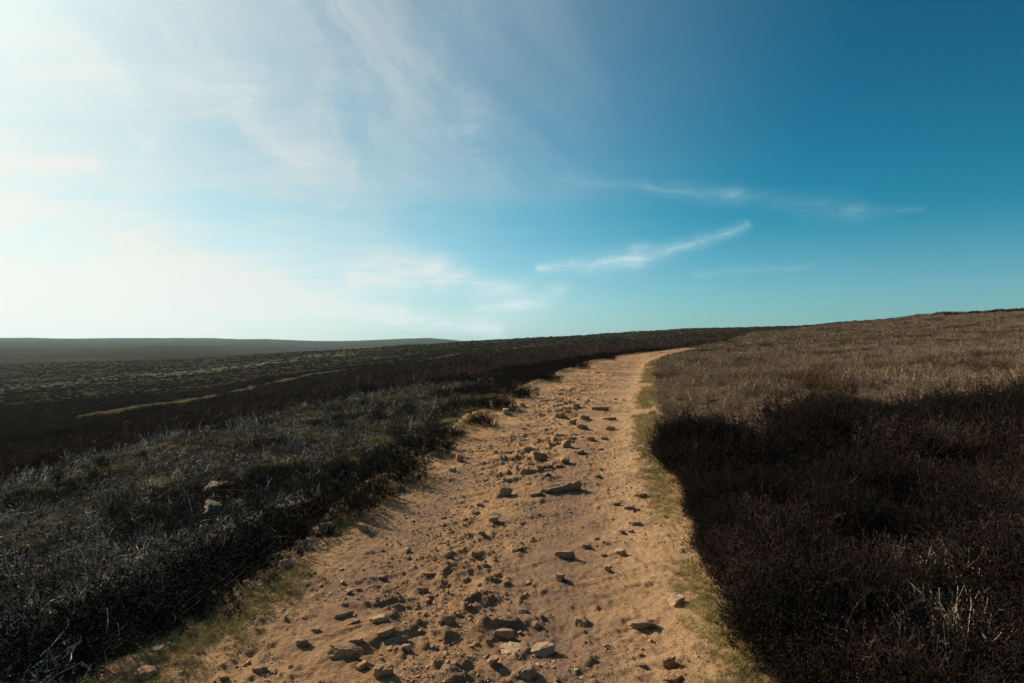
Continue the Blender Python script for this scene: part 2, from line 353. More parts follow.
# ------------------------------------------------------------------ the stones one can point to
ST = [
 # px, py, width px, label, extras
 (504, 494, 17, 'upright brown block of stone with a dark face, left of the long thin slab', dict(flat=.85, sink=.15, angular=14)),
 (562, 492, 46, 'long thin tilted slab with deep shadow in the middle of the track', dict(flat=.26, long=2.7, ang=.42, sink=.3)),
 (536, 497, 16, 'low broken stone between the upright block and the long thin slab', dict(flat=.3, long=1.6, ang=.5)),
 (459, 461, 11, 'squarish stone at the left track edge below two smaller edge stones', dict(flat=.7, sink=.2)),
 (453, 472, 10, 'pale stone on the left track edge nearest below the squarish stone', dict(flat=.6, sink=.2, mat='pale_stone')),
 (436, 457, 11, 'dark rounded stone against the heather left of the squarish edge stone', dict(flat=.6, sink=.2)),
 (446, 448, 8, 'small pale stone tucked against the left heather above the dark rounded stone', dict(flat=.7, sink=.15, mat='pale_stone')),
 (480, 506, 8, 'small stone just above a flat oval stone left of the upright block', dict(flat=.6)),
 (475, 514, 12, 'flat oval stone on the left part of the track below the upright block', dict(flat=.35, long=1.6, ang=.4)),
 (494, 521, 12, 'rough lump of stone directly below the upright block', dict(flat=.5)),
 (482, 535, 9, 'stone left of centre between the rough lump and the lower ledges', dict(flat=.5)),
 (444, 519, 6, 'tiny dark stone alone on the smooth left part of the track', dict(flat=.7, sink=.2)),
 (566, 448, 12, 'pointed stone standing up amid the mid track rubble', dict(flat=.8, sink=.15)),
 (538, 458, 13, 'sloping stone with dark lower side left of the pointed stone', dict(flat=.5, ang=.5, long=1.4)),
 (565, 463, 12, 'stone below the pointed stone in the mid track', dict(flat=.5)),
 (578, 454, 13, 'flat stone just right of and below the pointed stone', dict(flat=.4, long=1.5, ang=.2)),
 (544, 476, 11, 'low stone above the left end of the long thin slab', dict(flat=.35)),
 (524, 473, 12, 'low ledge of stone above and left of the long thin slab', dict(flat=.35, long=1.6, ang=.4)),
 (591, 440, 9, 'small tilted stone left of a paired flat stone, upper middle track', dict(flat=.5, ang=.5)),
 (604, 440, 13, 'flat stone in the upper middle track right of a small tilted one', dict(flat=.4, long=1.5, ang=.1)),
 (609, 430, 14, 'broad flat stone below the twin ledges of the upper track', dict(flat=.4, long=1.5, ang=0)),
 (610, 421, 18, 'lower of two long dark ledges across the upper track', dict(flat=.25, long=2.6, ang=.05)),
 (600, 411, 19, 'upper of two long dark ledges across the upper track', dict(flat=.3, long=2.4, ang=.05)),
 (585, 420, 13, 'angular stone left of the lower dark ledge', dict(flat=.5, ang=.4)),
 (582, 429, 12, 'stone in the cluster left of the broad flat stone', dict(flat=.5)),
 (572, 424, 12, 'leftmost stone of the cluster under the upper ledge', dict(flat=.45, ang=.4)),
 (560, 417, 14, 'long low stone left of the upper dark ledge', dict(flat=.35, long=1.8, ang=.3)),
 (576, 407, 12, 'dark stone above and left of the upper dark ledge', dict(flat=.45)),
 (506, 414, 10, 'pale stone at the heather foot on the left edge, higher up', dict(flat=.7, sink=.15, mat='pale_stone')),
 (522, 407, 9, 'pale stone on the left edge above and right of another pale one', dict(flat=.7, sink=.15, mat='pale_stone')),
 (598, 477, 9, 'lone stone right of the long thin slab and above it', dict(flat=.5)),
 (641, 497, 14, 'low stone on the sandy right side of the track, topmost of four', dict(flat=.3, long=1.6, ang=.25)),
 (615, 505, 11, 'soil capped stone right of the long thin slab', dict(flat=.4)),
 (629, 510, 14, 'soil capped stone with dark right side on the sandy right side', dict(flat=.4, long=1.3)),
 (634, 525, 16, 'flat dark edged stone on the sandy right side above two small ones', dict(flat=.28, long=1.9, ang=.1)),
 (622, 534, 8, 'left one of two small dark stones side by side, right of centre', dict(flat=.6)),
 (631, 533, 6, 'right one of two small dark stones side by side, right of centre', dict(flat=.6)),
 (586, 547, 12, 'stone at the right end of the rubble row across the track centre', dict(flat=.45)),
 (597, 540, 7, 'small stone just above the right end of the central rubble row', dict(flat=.6)),
 (621, 555, 12, 'pale topped stone with a sharp shadow right of the trodden centre', dict(flat=.6, mat='pale_stone', sink=.3)),
 (603, 557, 8, 'small dark stone left of the pale topped stone', dict(flat=.6)),
 (608, 570, 8, 'small round stone below the pale topped stone', dict(flat=.7, sink=.2)),
 (566, 559, 24, 'wide low stone with black hollow shadow at the track centre', dict(flat=.38, long=1.5, ang=.1)),
 (516, 551, 13, 'low stone in the rubble left of the wide low stone', dict(flat=.4)),
 (449, 556, 8, 'small stone far left in the row across the track', dict(flat=.6)),
 (476, 556, 11, 'lumpy stone second from the left in the row across the track', dict(flat=.5)),
 (559, 581, 13, 'pointed stone casting a dark wedge below the wide low stone', dict(flat=.8, sink=.25)),
 (583, 626, 17, 'domed tan stone casting a black shadow in the trodden strip', dict(flat=.75, sink=.35)),
 (638, 629, 38, 'broad buried stone with a long black hollow, right of the domed stone', dict(flat=.24, long=2.0, ang=.12, sink=.35)),
 (676, 605, 18, 'smooth pale rounded stone on the grassy right margin', dict(flat=.6, mat='pale_stone', angular=3, sink=.3)),
 (669, 665, 19, 'reddish rounded stone near the bottom right of the track', dict(flat=.6, mat='red_stone', angular=4, sink=.35)),
 (671, 681, 22, 'buried stone cut by the picture bottom under the reddish stone', dict(flat=.5, mat='red_stone', angular=5)),
 (511, 654, 25, 'flat grey brown slab, left one of a close pair at the bottom', dict(flat=.32, long=.85, ang=.2, sink=.2, mat='pale_stone')),
 (541, 654, 30, 'flat grey brown slab, right one of a close pair at the bottom', dict(flat=.34, long=1.1, ang=.1, sink=.2, mat='pale_stone')),
 (528, 676, 26, 'slanting slab below and between the close pair of slabs', dict(flat=.36, long=1.3, ang=.5, sink=.2)),
 (501, 635, 28, 'half buried slab just above the close pair of slabs', dict(flat=.3, long=1.5, ang=-.2)),
 (536, 627, 9, 'small pointed stone above the right slab of the pair', dict(flat=.8, sink=.2)),
 (525, 612, 8, 'small dark stone higher above the close pair of slabs', dict(flat=.6)),
 (447, 623, 11, 'dark stone alone in soft soil left of the half buried slab', dict(flat=.7, sink=.2)),
 (455, 664, 8, 'small pale chip of stone left of the close pair of slabs', dict(flat=.5, mat='pale_stone')),
 (528, 586, 9, 'small stone left of the pointed wedge casting stone', dict(flat=.5)),
 (349, 594, 10, 'lower one of two dark stones on the smooth grey patch at left', dict(flat=.5, sink=.2)),
 (382, 580, 9, 'upper one of two dark stones on the smooth grey patch at left', dict(flat=.5, sink=.2)),
 (421, 593, 15, 'dark hollowed stone right of the smooth grey patch', dict(flat=.55, long=1.3, ang=.3)),
 (430, 576, 20, 'narrow ledge above the dark hollowed stone', dict(flat=.28, long=2.4, ang=.25)),
 (343, 617, 28, 'long narrow rib of rock slanting up to the right, upper left rubble', dict(flat=.18, long=4.5, ang=.62)),
 (355, 623, 16, 'short rib of rock just below the long narrow rib', dict(flat=.2, long=3, ang=.62)),
 (379, 622, 26, 'pale smooth slab, topmost of three stacked slabs at lower left', dict(flat=.3, long=1.3, ang=.2, mat='pale_stone', sink=.45)),
 (386, 634, 28, 'middle one of three stacked tilted slabs at lower left', dict(flat=.3, long=2.0, ang=.6, sink=.35)),
 (397, 643, 26, 'lowest of three stacked tilted slabs at lower left', dict(flat=.26, long=2.2, ang=.6, sink=.35)),
 (357, 643, 17, 'low dark stone left of the three stacked slabs', dict(flat=.35, long=1.6, ang=.3)),
 (346, 659, 38, 'long upright ledge with a ribbed dark face, bottom left', dict(flat=.30, long=2.6, ang=.08, sink=.2)),
 (303, 646, 15, 'tilted stone alone left of the ribbed ledge', dict(flat=.55, long=1.3, ang=.6)),
 (361, 670, 18, 'tilted stone right below the ribbed ledge', dict(flat=.5, long=1.5, ang=.6)),
 (386, 676, 26, 'large broken stone at the bottom edge left of centre', dict(flat=.55, long=1.3, ang=.3)),
 (407, 650, 9, 'small squarish pale stone right of the stacked slabs', dict(flat=.7, mat='pale_stone', sink=.2)),
 (261, 673, 20, 'slanting stone near the bottom left corner of the track', dict(flat=.4, long=1.8, ang=.6)),
 (223, 679, 11, 'small dark stone at the bottom, farthest left on the track', dict(flat=.5)),
 (407, 552, 8, 'small dark stone in the smooth tread above the narrow ledge', dict(flat=.5)),
 (413, 522, 6, 'tiny stone near the left edge above the smooth tread', dict(flat=.6)),
 (363, 531, 13, 'dark stone beside the black heather shadow on the left edge', dict(flat=.6, sink=.2)),
 (401, 490, 9, 'brown stone on the left margin just outside the heather shadow', dict(flat=.6, sink=.2)),
 (423, 575, 7, 'chip of stone beside the narrow ledge', dict(flat=.5)),
 (471, 648, 8, 'chip of stone left of the close pair of slabs, above the pale chip', dict(flat=.5)),
 (492, 662, 16, 'rubbly dark stone touching the left slab of the pair', dict(flat=.5)),
 (316, 632, 10, 'small stone above the lone tilted stone at lower left', dict(flat=.4)),
 (428, 602, 7, 'small stone under the dark hollowed stone', dict(flat=.5)),
 (640, 655, 7, 'small stone left of the reddish rounded stone', dict(flat=.5)),
]
# ------------------------------------------------------------------ track
ys = np.concatenate([np.linspace(-14, 1.7, 90, endpoint=False), np.exp(np.linspace(math.log(1.7), math.log(57), 1000))])
us = np.linspace(-2.15, 2.15, 400)
YY, UU = np.meshgrid(ys, us, indexing='ij')
XX = xc(YY) + UU*(hw(YY)/1.45)
for (px, py, w, lab, kw) in ST:
    sx_, sy_, sz_ = at(px, py); wd = w/F*sy_
    # soil banked against the up-sun, uphill side of each bedded stone
    MND.append((sx_-.30*wd, sy_+.22*wd, .62*wd, wd*min(kw.get('flat', .45), .5)*.42))
ZZ = PZ(XX, YY) + mounds(XX, YY)
path = mesh_obj('path', np.stack([XX, YY, ZZ], -1).reshape(-1, 3), grid_faces(*XX.shape)[:, ::-1], M['track'], smooth=True)
tag(path, 'sandy stony moorland track climbing away through the heather', 'path', None, 'structure')
e, side, u = edge(XX.ravel(), YY.ravel()); yy = YY.ravel(); xx = XX.ravel()
attr(path, 'sand', sstep(.55, 1.1, u+.25*perlin(xx*2, yy, 6)))
attr(path, 'trod', np.clip(np.exp(-((u-.42)/.33)**2)*sstep(12, 6, yy) + np.exp(-((u+.85-.03*(yy-5))/.26)**2)*sstep(3.4, 4.5, yy)*sstep(9, 7, yy), 0, 1))
attr(path, 'turf', sstep(-.26, .06, e+.14*perlin(xx*3, yy*2, 15)))

# ------------------------------------------------------------------ plants: clump meshes
class RB:
    def __init__(s): s.V = []; s.F = []; s.m = []
    def ribbon(s, pts, w0, w1, mi=0):
        k = len(pts); ang = random.random()*PI
        side = np.array([math.cos(ang), math.sin(ang), random.uniform(-.3, .3)])
        b = len(s.V)
        for i, p in enumerate(pts):
            w = (w0 + (w1-w0)*i/(k-1))*.5
            s.V.append(p - side*w); s.V.append(p + side*w)
        for i in range(k-1):
            a = b+2*i; s.F.append((a, a+1, a+3, a+2)); s.m.append(mi)
    def leaf(s, p, d, l, w, mi=1):
        sd = np.cross(d, np.array([random.gauss(0, 1), random.gauss(0, 1), random.gauss(0, 1)]))
        sd = sd/(np.linalg.norm(sd)+1e-6)*w*.5
        b = len(s.V); s.V += [p-sd*.6, p+sd*.6, p+d*l*.6+sd, p+d*l]
        s.F.append((b, b+1, b+2, b+3)); s.m.append(mi)
    def arrays(s): return np.array(s.V), s.F, s.m
    def obj(s, name, mats, parent=None, link=False):
        o = mesh_obj(name, np.array(s.V), np.array(s.F), None, parent, link=link)
        for q in mats: o.data.materials.append(q)
        o.data.polygons.foreach_set('material_index', np.array(s.m, np.int32))
        return o
def unit(v): return v/(np.linalg.norm(v)+1e-9)
def rv(): return np.array([random.gauss(0, 1), random.gauss(0, 1), random.gauss(0, 1)])
def shoot(rb, p, d, L, w0, w1, seg=4, bend=.18, mi=0, grav=0):
    pts = [p]; dd = unit(d)
    for i in range(seg):
        dd = unit(dd + bend*rv() + np.array([0, 0, grav])); p = p + dd*L/seg; pts.append(p)
    rb.ribbon(pts, w0, w1, mi); return pts, dd
def heather(nst=46, rad=.24, ht=.42, leafy=1.0, w=.004, ln=9, spread=.75, ll=.020):
    rb = RB()
    for i in range(nst):
        a = random.random()*2*PI; q = math.sqrt(random.random())
        base = np.array([math.cos(a)*q*rad*.35, math.sin(a)*q*rad*.35, -.04])
        d = np.array([math.cos(a)*q*spread, math.sin(a)*q*spread, 1.0])
        L = ht*(1-.35*q*q)*random.uniform(.72, 1.12)
        pts, dd = shoot(rb, base, d, L, w, w*.5, 4, .16)
        for k in range(4):                                  # side shoots on the upper half
            t = random.uniform(.35, .95)*4; j = min(int(t), 3); pp = pts[j]+(pts[j+1]-pts[j])*(t-j)
            sd = unit(unit(pts[j+1]-pts[j]) + .75*rv())
            sd[2] = abs(sd[2])*.8+.15
            sp_, _ = shoot(rb, pp, sd, ht*random.uniform(.12, .26), w*.7, w*.35, 2, .2)
            for g in range(int(ln*leafy)):
                tt = random.random()*2; jj = min(int(tt), 1); lp = sp_[jj]+(sp_[jj+1]-sp_[jj])*(tt-jj)
                rb.leaf(lp, unit(unit(sp_[jj+1]-sp_[jj])*.8+.7*rv()), ll*random.uniform(.6, 1.3), ll*.34)
    return rb
def burnt(nst=10, ht=.185):
    rb = RB()
    for i in range(nst):
        a = random.random()*2*PI; q = random.random()
        base = np.array([random.gauss(0, .12), random.gauss(0, .12), -.03])
        d = np.array([math.cos(a)*q*1.3, math.sin(a)*q*1.3, random.uniform(.25, 1.0)])
        L = ht*random.uniform(.5, 1.25)
        pts, dd = shoot(rb, base, d, L, .0085, .0035, 5, .34)
        for k in range(random.randint(1, 3)):
            j = random.randint(1, 4)
            pp, _ = shoot(rb, pts[j], unit(unit(pts[j]-pts[j-1])+.8*rv()*.6+np.array([0, 0, .3])), L*random.uniform(.3, .6), .006, .003, 3, .35)
            shoot(rb, pp[1], unit(dd+.9*rv()), L*.25, .004, .002, 2, .3)
    return rb
def litter(n=70):
    rb = RB()
    for i in range(n):
        base = np.array([random.gauss(0, .16), random.gauss(0, .16), random.uniform(-.01, .05)])
        d = np.array([random.gauss(0, 1), random.gauss(0, 1), random.gauss(.08, .3)])
        shoot(rb, base, d, random.uniform(.05, .22), .006, .003, 3, .25, 0 if random.random() < .12 else 1)
    return rb
def tuft(n=60, ht=.07, rad=.07, w=.0035, lean=.8):
    rb = RB()
    for i in range(n):
        a = random.random()*2*PI; q = math.sqrt(random.random())*rad
        base = np.array([math.cos(a)*q, math.sin(a)*q, -.01])
        d = np.array([random.gauss(0, lean), random.gauss(0, lean), 1])
        shoot(rb, base, d, ht*random.uniform(.5, 1.3), w, w*.3, 3, .25, 0, -.12)
    return rb
def coarse(ht=.5, rad=.5, n=170, w=.03):
    """a heather hummock as seen from tens of metres off"""
    rb = RB()
    for i in range(n):
        a = random.random()*2*PI; q = math.sqrt(random.random())
        top = ht*(1-.75*q*q)*random.uniform(.6, 1.1)
        base = np.array([math.cos(a)*q*rad, math.sin(a)*q*rad, top*.25-.05])
        pts, dd = shoot(rb, base, np.array([math.cos(a)*q, math.sin(a)*q, 1.]), top*.8, w, w*.4, 2, .3, random.random() < .5 and 1 or 0)
        for k in range(2): rb.leaf(pts[1], unit(rv()+np.array([0, 0, .6])), w*3, w*1.2, 1)
    return rb
def protos(name, fn, mats, k):
    c = bpy.data.collections.new(name)
    for i in range(k):
        c.objects.link(fn().obj(name, mats))
    return c
C = {
 'heather': protos('heather_clump', lambda: heather(54, .26, .44, 1.0, .0028, 15, .8, .014), (M['heather_stem'], M['heather']), 6),
 'rust': protos('rust_clump', lambda: heather(52, .25, .42, 1, .0028, 13, .85, .014), (M['dryleaf2'], M['rust']), 5),
 'twig': protos('twig_clump', lambda: heather(20, .18, .38, .12, .0026, 6, .9, .012), (M['twig'], M['rust']), 4),
 'dry': protos('dry_clump', lambda: heather(44, .22, .30, .45, .0045, 8, .55, .022), (M['dry'], M['dryleaf']), 6),
 'burnt': protos('burnt_clump', burnt, (M['burnt'],), 8),
 'litter': protos('litter_clump', litter, (M['burnt'], M['char']), 4),
 'grass': protos('grass_clump', tuft, (M['grass'],), 5),
 'moss': protos('moss_clump', lambda: tuft(70, .04, .10, .006, 1.0), (M['moss'],), 4),
 'red': protos('russet_clump', lambda: coarse(.5, .42, 150, .022), (M['red'], M['red']), 5),
 'moor': protos('moor_clump', lambda: coarse(.5, .5, 110, .035), (M['moor'], M['moor']), 5),
 'drycoarse': protos('dry_coarse_clump', lambda: coarse(.34, .45, 170, .014), (M['dry'], M['dryleaf']), 5),
}
def gn_stuff(name, P, coll, scl, rotz=None, tilt=.15, label='', cat=''):
    P = np.asarray(P, np.float32); n = len(P)
    me = bpy.data.meshes.new(name); me.vertices.add(n); me.vertices.foreach_set('co', P.ravel())
    o = bpy.data.objects.new(name, me); COL.objects.link(o)
    rot = np.stack([rng.normal(0, tilt, n), rng.normal(0, tilt, n), rng.uniform(0, 2*PI, n)], -1).astype(np.float32)
    a = me.attributes.new('rot', 'FLOAT_VECTOR', 'POINT'); a.data.foreach_set('vector', rot.ravel())
    a = me.attributes.new('scl', 'FLOAT', 'POINT'); a.data.foreach_set('value', np.asarray(scl, np.float32))
    a = me.attributes.new('idx', 'INT', 'POINT'); a.data.foreach_set('value', rng.integers(0, 100, n).astype(np.int32))
    g = bpy.data.node_groups.new(name, 'GeometryNodeTree')
    g.interface.new_socket('Geometry', in_out='INPUT', socket_type='NodeSocketGeometry')
    g.interface.new_socket('Geometry', in_out='OUTPUT', socket_type='NodeSocketGeometry')
    N = g.nodes; L = g.links
    gi = N.new('NodeGroupInput'); go = N.new('NodeGroupOutput')
    ci = N.new('GeometryNodeCollectionInfo'); ci.inputs['Collection'].default_value = coll
    ci.inputs['Separate Children'].default_value = True; ci.inputs['Reset Children'].default_value = True
    ip = N.new('GeometryNodeInstanceOnPoints'); ip.inputs['Pick Instance'].default_value = True
    def na(nm, t):
        q = N.new('GeometryNodeInputNamedAttribute'); q.data_type = t; q.inputs['Name'].default_value = nm; return q.outputs['Attribute']
    er = N.new('FunctionNodeEulerToRotation')
    L.new(gi.outputs[0], ip.inputs['Points']); L.new(ci.outputs[0], ip.inputs['Instance'])
    L.new(na('idx', 'INT'), ip.inputs['Instance Index'])
    L.new(na('rot', 'FLOAT_VECTOR'), er.inputs[0]); L.new(er.outputs[0], ip.inputs['Rotation'])
    L.new(na('scl', 'FLOAT'), ip.inputs['Scale']); L.new(ip.outputs[0], go.inputs[0])
    md = o.modifiers.new('scatter', 'NODES'); md.node_group = g
    return tag(o, label, cat, None, 'stuff')
def pts(x, y, dz=0.): return np.stack([x, y, SURF(x, y)+dz], -1)

# zones right of the track
def dark_edge_y(x):       # depth at which the dark heather gives way to dry heather
    return np.interp(x, [1.4, 2.2, 3.2, 5.4, 8, 14, 30], [8.0, 8.0, 8.6, 10.2, 10.4, 9.6, 8]) + .6*perlin(x*.7, x*0, 201) + .5*perlin(x*2.3, x*0+5, 202)
# near dark heather, right
n = 8200
x = rng.uniform(.9, 13, n); y = rng.uniform(-3.5, 12.5, n)
y[:1500] = rng.uniform(1.2, 8.5, 1500); x[:1500] = xc(y[:1500]) + hw(y[:1500]) + rng.uniform(0, .55, 1500)
e, side, u = edge(x, y)
k = (side > 0) & (e > .06 + .14*sstep(7, 5, y) + .22*sstep(4.5, 7, y)) & (np.abs(perlin(x*.95+3, y*.95, 301)) + .5*np.abs(perlin(x*2.1, y*2.1, 302)) > .09*sstep(.5, .9, e)) & (y < dark_edge_y(x)) & (np.hypot(x, y) > .75)
x, y, e = x[k], y[k], e[k]
s = rng.uniform(.6, 1.3, len(x))*(.72+.28*sstep(.05, .8, e))*(1+.42*np.clip(perlin(x*.75, y*.75, 33), -.5, 1))
k = ~((np.abs(x) < .9) & (np.abs(y) < .9))
hum = np.abs(perlin(x*.95+3, y*.95, 301)) + .5*np.abs(perlin(x*2.1, y*2.1, 302))
s = s*(.75+.5*np.clip(hum, 0, .8))
P1 = pts(x, y); P1[:, 2] += .24*np.clip(hum-.12, 0, .6)*sstep(.2, .9, e)
tint = fbm(x*.55+9, y*.55, 3, 303)
kp = (tint > .20) & (rng.random(len(x)) < .55)
kq = (tint < -.05) & (fbm(x*.9, y*.9, 2, 305) > .15) & (rng.random(len(x)) < .30)
Pr, sr = P1[kp], s[kp]*rng.uniform(.8, 1.12, kp.sum())
Pq, sq = P1[kq], s[kq]*rng.uniform(.9, 1.3, kq.sum())
P1, s = P1[~kp], s[~kp]
# left verge heather + further up
n = 9000
x = rng.uniform(-6, 12, n); y = rng.uniform(1.5, 60, n)**1.0
e, side, u = edge(x, y)
wv = np.interp(y, [0, 4, 8, 14, 22, 40], [.75, .65, .7, 1.2, 3.0, 4.5])
k = (side < 0) & (e > .16 + .03*sstep(6, 4, y)) & (rng.random(n) < np.interp(y, [3, 5, 12, 20], [1, .75, .6, 1])) & (e < wv*(1+.6*perlin(x*.5, y*.5, 37)))
xl, yl, el = x[k], y[k], e[k]
sl = rng.uniform(.5, .95, len(xl))*(.7+.3*sstep(.1, .6, el))*np.interp(yl, [2, 6, 12, 30], [.75, .85, .8, .95])
gn_stuff('dark_heather', np.concatenate([P1, pts(xl, yl)]), C['heather'], np.concatenate([s, sl]),
         label='dense dark brown living heather crowding both edges of the sandy track', cat='heather')
gn_stuff('reddish_heather', Pr, C['rust'], sr, label='reddish brown patches in the dark heather right of the track', cat='heather')
gn_stuff('pale_heather_twigs', Pq, C['twig'], sq, label='thin pale bare twigs standing through the dark heather at right', cat='heather')
# dry heather, right: fine to 26 m, coarse beyond
def cone(n, D0, D1, c0, c1, pw=1.0):
    """points spread evenly over the picture's columns, thinning with depth"""
    t = rng.random(n); D = (D0**(1-pw) + t*(D1**(1-pw)-D0**(1-pw)))**(1/(1-pw)) if pw != 1 else D0*(D1/D0)**t
    col = rng.uniform(c0, c1, n); return (col-CX)/F*D, D
x, y = cone(9500, 6.5, 34, 560, 1250, .3)
e, side, u = edge(x, y)
k = (side > 0) & (e > .10) & (y > dark_edge_y(x)-.2)
x, y, e = x[k], y[k], e[k]
tus = fbm(x*.45, y*.45, 3, 311)
k = rng.random(len(x)) < .35+.75*sstep(-.35, .25, tus)
x, y, e, tus = x[k], y[k], e[k], tus[k]
s = rng.uniform(.5, 1.25, len(x))*(.55+.45*sstep(.1, .9, e))*(1+.35*np.clip(tus, -.6, .8))
gn_stuff('dry_heather', pts(x, y), C['dry'], s, label='pale brown dry leggy heather on the rise right of the track', cat='heather')
x, y = cone(15000, 24, 130, 520, 1250, .7)
e, side, u = edge(x, y)
k = (side > 0) & (e > .35) & (rng.random(len(x)) < .15+.95*sstep(-.3, .3, fbm(x*.09, y*.2, 3, 313)))
x, y = x[k], y[k]
gn_stuff('distant_dry_heather', pts(x, y), C['drycoarse'], rng.uniform(.7, 1.2, len(x))*np.interp(y, [24, 130], [.8, 1.9]), label='brown dry heather covering the hillside up to the right skyline', cat='heather')
# burnt ground, left
x, y = cone(13000, 2.2, 34, -380, 560, .6)
e, side, u = edge(x, y)
bl = np.interp(y, [0, 4, 8, 14, 22, 40], [.35, .4, .5, .8, 2.2, 4.5])
k = (side < 0) & (e > bl) & (e < 7.6+.5*perlin(x*.4, y*.4, 44))
x, y, e = x[k], y[k], e[k]
dens = .26+.42*sstep(-.25, .35, fbm(x*.55, y*.55, 2, 47)) + .35*sstep(5.2, 7, e)
k = rng.random(len(x)) < dens
xb, yb, eb = x[k], y[k], e[k]
gn_stuff('burnt_heather', pts(xb, yb), C['burnt'], rng.uniform(.5, 1.15, len(xb))*(.8+.35*sstep(5, 7, eb)), tilt=.3,
         label='bleached grey twisted stems of burnt heather left of the track', cat='heather')
k = rng.random(len(x)) < .5
gn_stuff('heather_litter', pts(x[k], y[k]), C['litter'], rng.uniform(.7, 1.3, k.sum()), tilt=.1,
         label='charred twigs lying over the burnt ground left of the track', cat='litter')
k = (fbm(x*.75, y*.75, 2, 49) > .12)
gn_stuff('moss', pts(x[k], y[k]), C['moss'], rng.uniform(.6, 1.8, k.sum()), label='yellow green moss patches between the burnt stems', cat='moss')
k = (fbm(x*.5, y*.5, 2, 53) > .22) & (rng.random(len(x)) < .45) & (y > 3)
# low dark regrowth
gn_stuff('heather_regrowth', pts(x[k], y[k]), C['heather'], rng.uniform(.3, .55, k.sum()), label='low dark heather regrowing among the burnt stems', cat='heather')
# russet slope beyond the burnt ground
x, y = cone(17000, 9, 100, -420, 720, .55)
e, side, u = edge(x, y)
lim = np.interp(y, [0, 22, 30, 45, 100], [7.9, 7.9, 5, 2.2, 1.5])
colp = CX+F*x/y
Dst = np.interp(colp, sx, sD)
open_ = np.interp(colp, [40, 120, 420, 560], [0, 1, .9, 0])*(.95+.35*perlin(x*.08, y*.02, 321))
k = (side < 0) & (e > lim) & ((y < Dst-13*open_) | (y > Dst+4*open_))
x, y = x[k], y[k]
gn_stuff('russet_heather', pts(x, y), C['red'], rng.uniform(.4, 1.3, len(x))*(1+.35*fbm(x*.2, y*.2, 2, 58))*np.interp(y, [9, 40, 100], [.8, 1.0, 1.6]), label='russet brown heather on the slope dropping left of the burnt ground', cat='heather')
x, y = cone(30000, 90, 420, -150, 900, .6)
e, side, u = edge(x, y)
colp = CX+F*x/y; Dst = np.interp(colp, sx, sD)
k = (e > .8) & ((y < Dst-15) | (y > Dst+4) | (colp > 560)) & ~((colp > 740) & (y < 130)) & (rng.random(len(x)) > .1+.6*sstep(-.3, .4, fbm(x*.03, y*.05, 3, 57)))
x, y = x[k], y[k]
gn_stuff('moor_heather', pts(x, y), C['moor'], rng.uniform(.35, 1.0, len(x))*np.interp(y, [90, 420], [1.0, 1.9]), label='dark heather hummocks across the far moor under the skyline', cat='heather')
# verge grass
n = 19000
y = np.exp(rng.uniform(math.log(2.0), math.log(48), n)); sd = rng.choice([-1, 1], n)
v = rng.normal(-.02, .16, n)
x = xc(y) + sd*(hw(y)+v)
e, side, u = edge(x, y)
g = fbm(y*.45, sd*5.0, 2, 61)
k = (e > -.26) & (e < .30) & (g + .35*rng.random(n) > -.02) & (rng.random(n) < (.12+.5*sstep(-.30, .02, e))*np.where(sd > 0, np.interp(y, [2, 6, 9, 30], [.8, 1.0, 2.4, 2.4]), .8))
x, y = x[k], y[k]
gn_stuff('verge_grass', pts(x, y), C['grass'], rng.uniform(.35, .85, len(x))*np.interp(y, [2, 20, 48], [.8, 1.1, 1.8]), label='short yellow green grass fringing the track edges', cat='grass')

# ------------------------------------------------------------------ stones
def ico(sub):
    import bmesh
    bm = bmesh.new(); bmesh.ops.create_icosphere(bm, subdivisions=sub, radius=1)
    V = np.array([v.co[:] for v in bm.verts]); Fc = np.array([[v.index for v in f.verts] for f in bm.faces]); bm.free()
    return V, Fc
ICO = {k: ico(k) for k in (3, 4, 5)}
def rock_mesh(seed, sub=4, flat=.5, angular=11, block=0.0):
    rg = np.random.default_rng(seed)
    V, Fc = ICO[sub]; V = V.copy()
    for i in range(angular):
        d = rg.normal(size=3); d[2] *= .8; d /= np.linalg.norm(d)
        h = rg.uniform(.52, .85)
        k = V@d - h; V = V - np.outer(np.maximum(k, 0)*.97, d)
    # flattish top, as the bedding splits
    k = V[:, 2] - .42; V[:, 2] -= np.maximum(k, 0)*.9
    n = fbm(V[:, 0]*1.7+seed, V[:, 1]*1.7+V[:, 2]*2.1, 4, seed % 97)
    n2 = fbm(V[:, 0]*5+V[:, 2]*4, V[:, 1]*5+seed-V[:, 2]*3, 3, seed % 91+5)
    rad = np.linalg.norm(V, axis=1, keepdims=True)
    V = V*(1 + .15*n[:, None] + .06*n2[:, None])
    V /= np.abs(V[:, :2]).max()
    tl = rg.uniform(-.22, .22, 2); V[:, 2] += V[:, 0]*tl[0] + V[:, 1]*tl[1]
    V[:, 2] *= flat/.45*.9
    return V, Fc
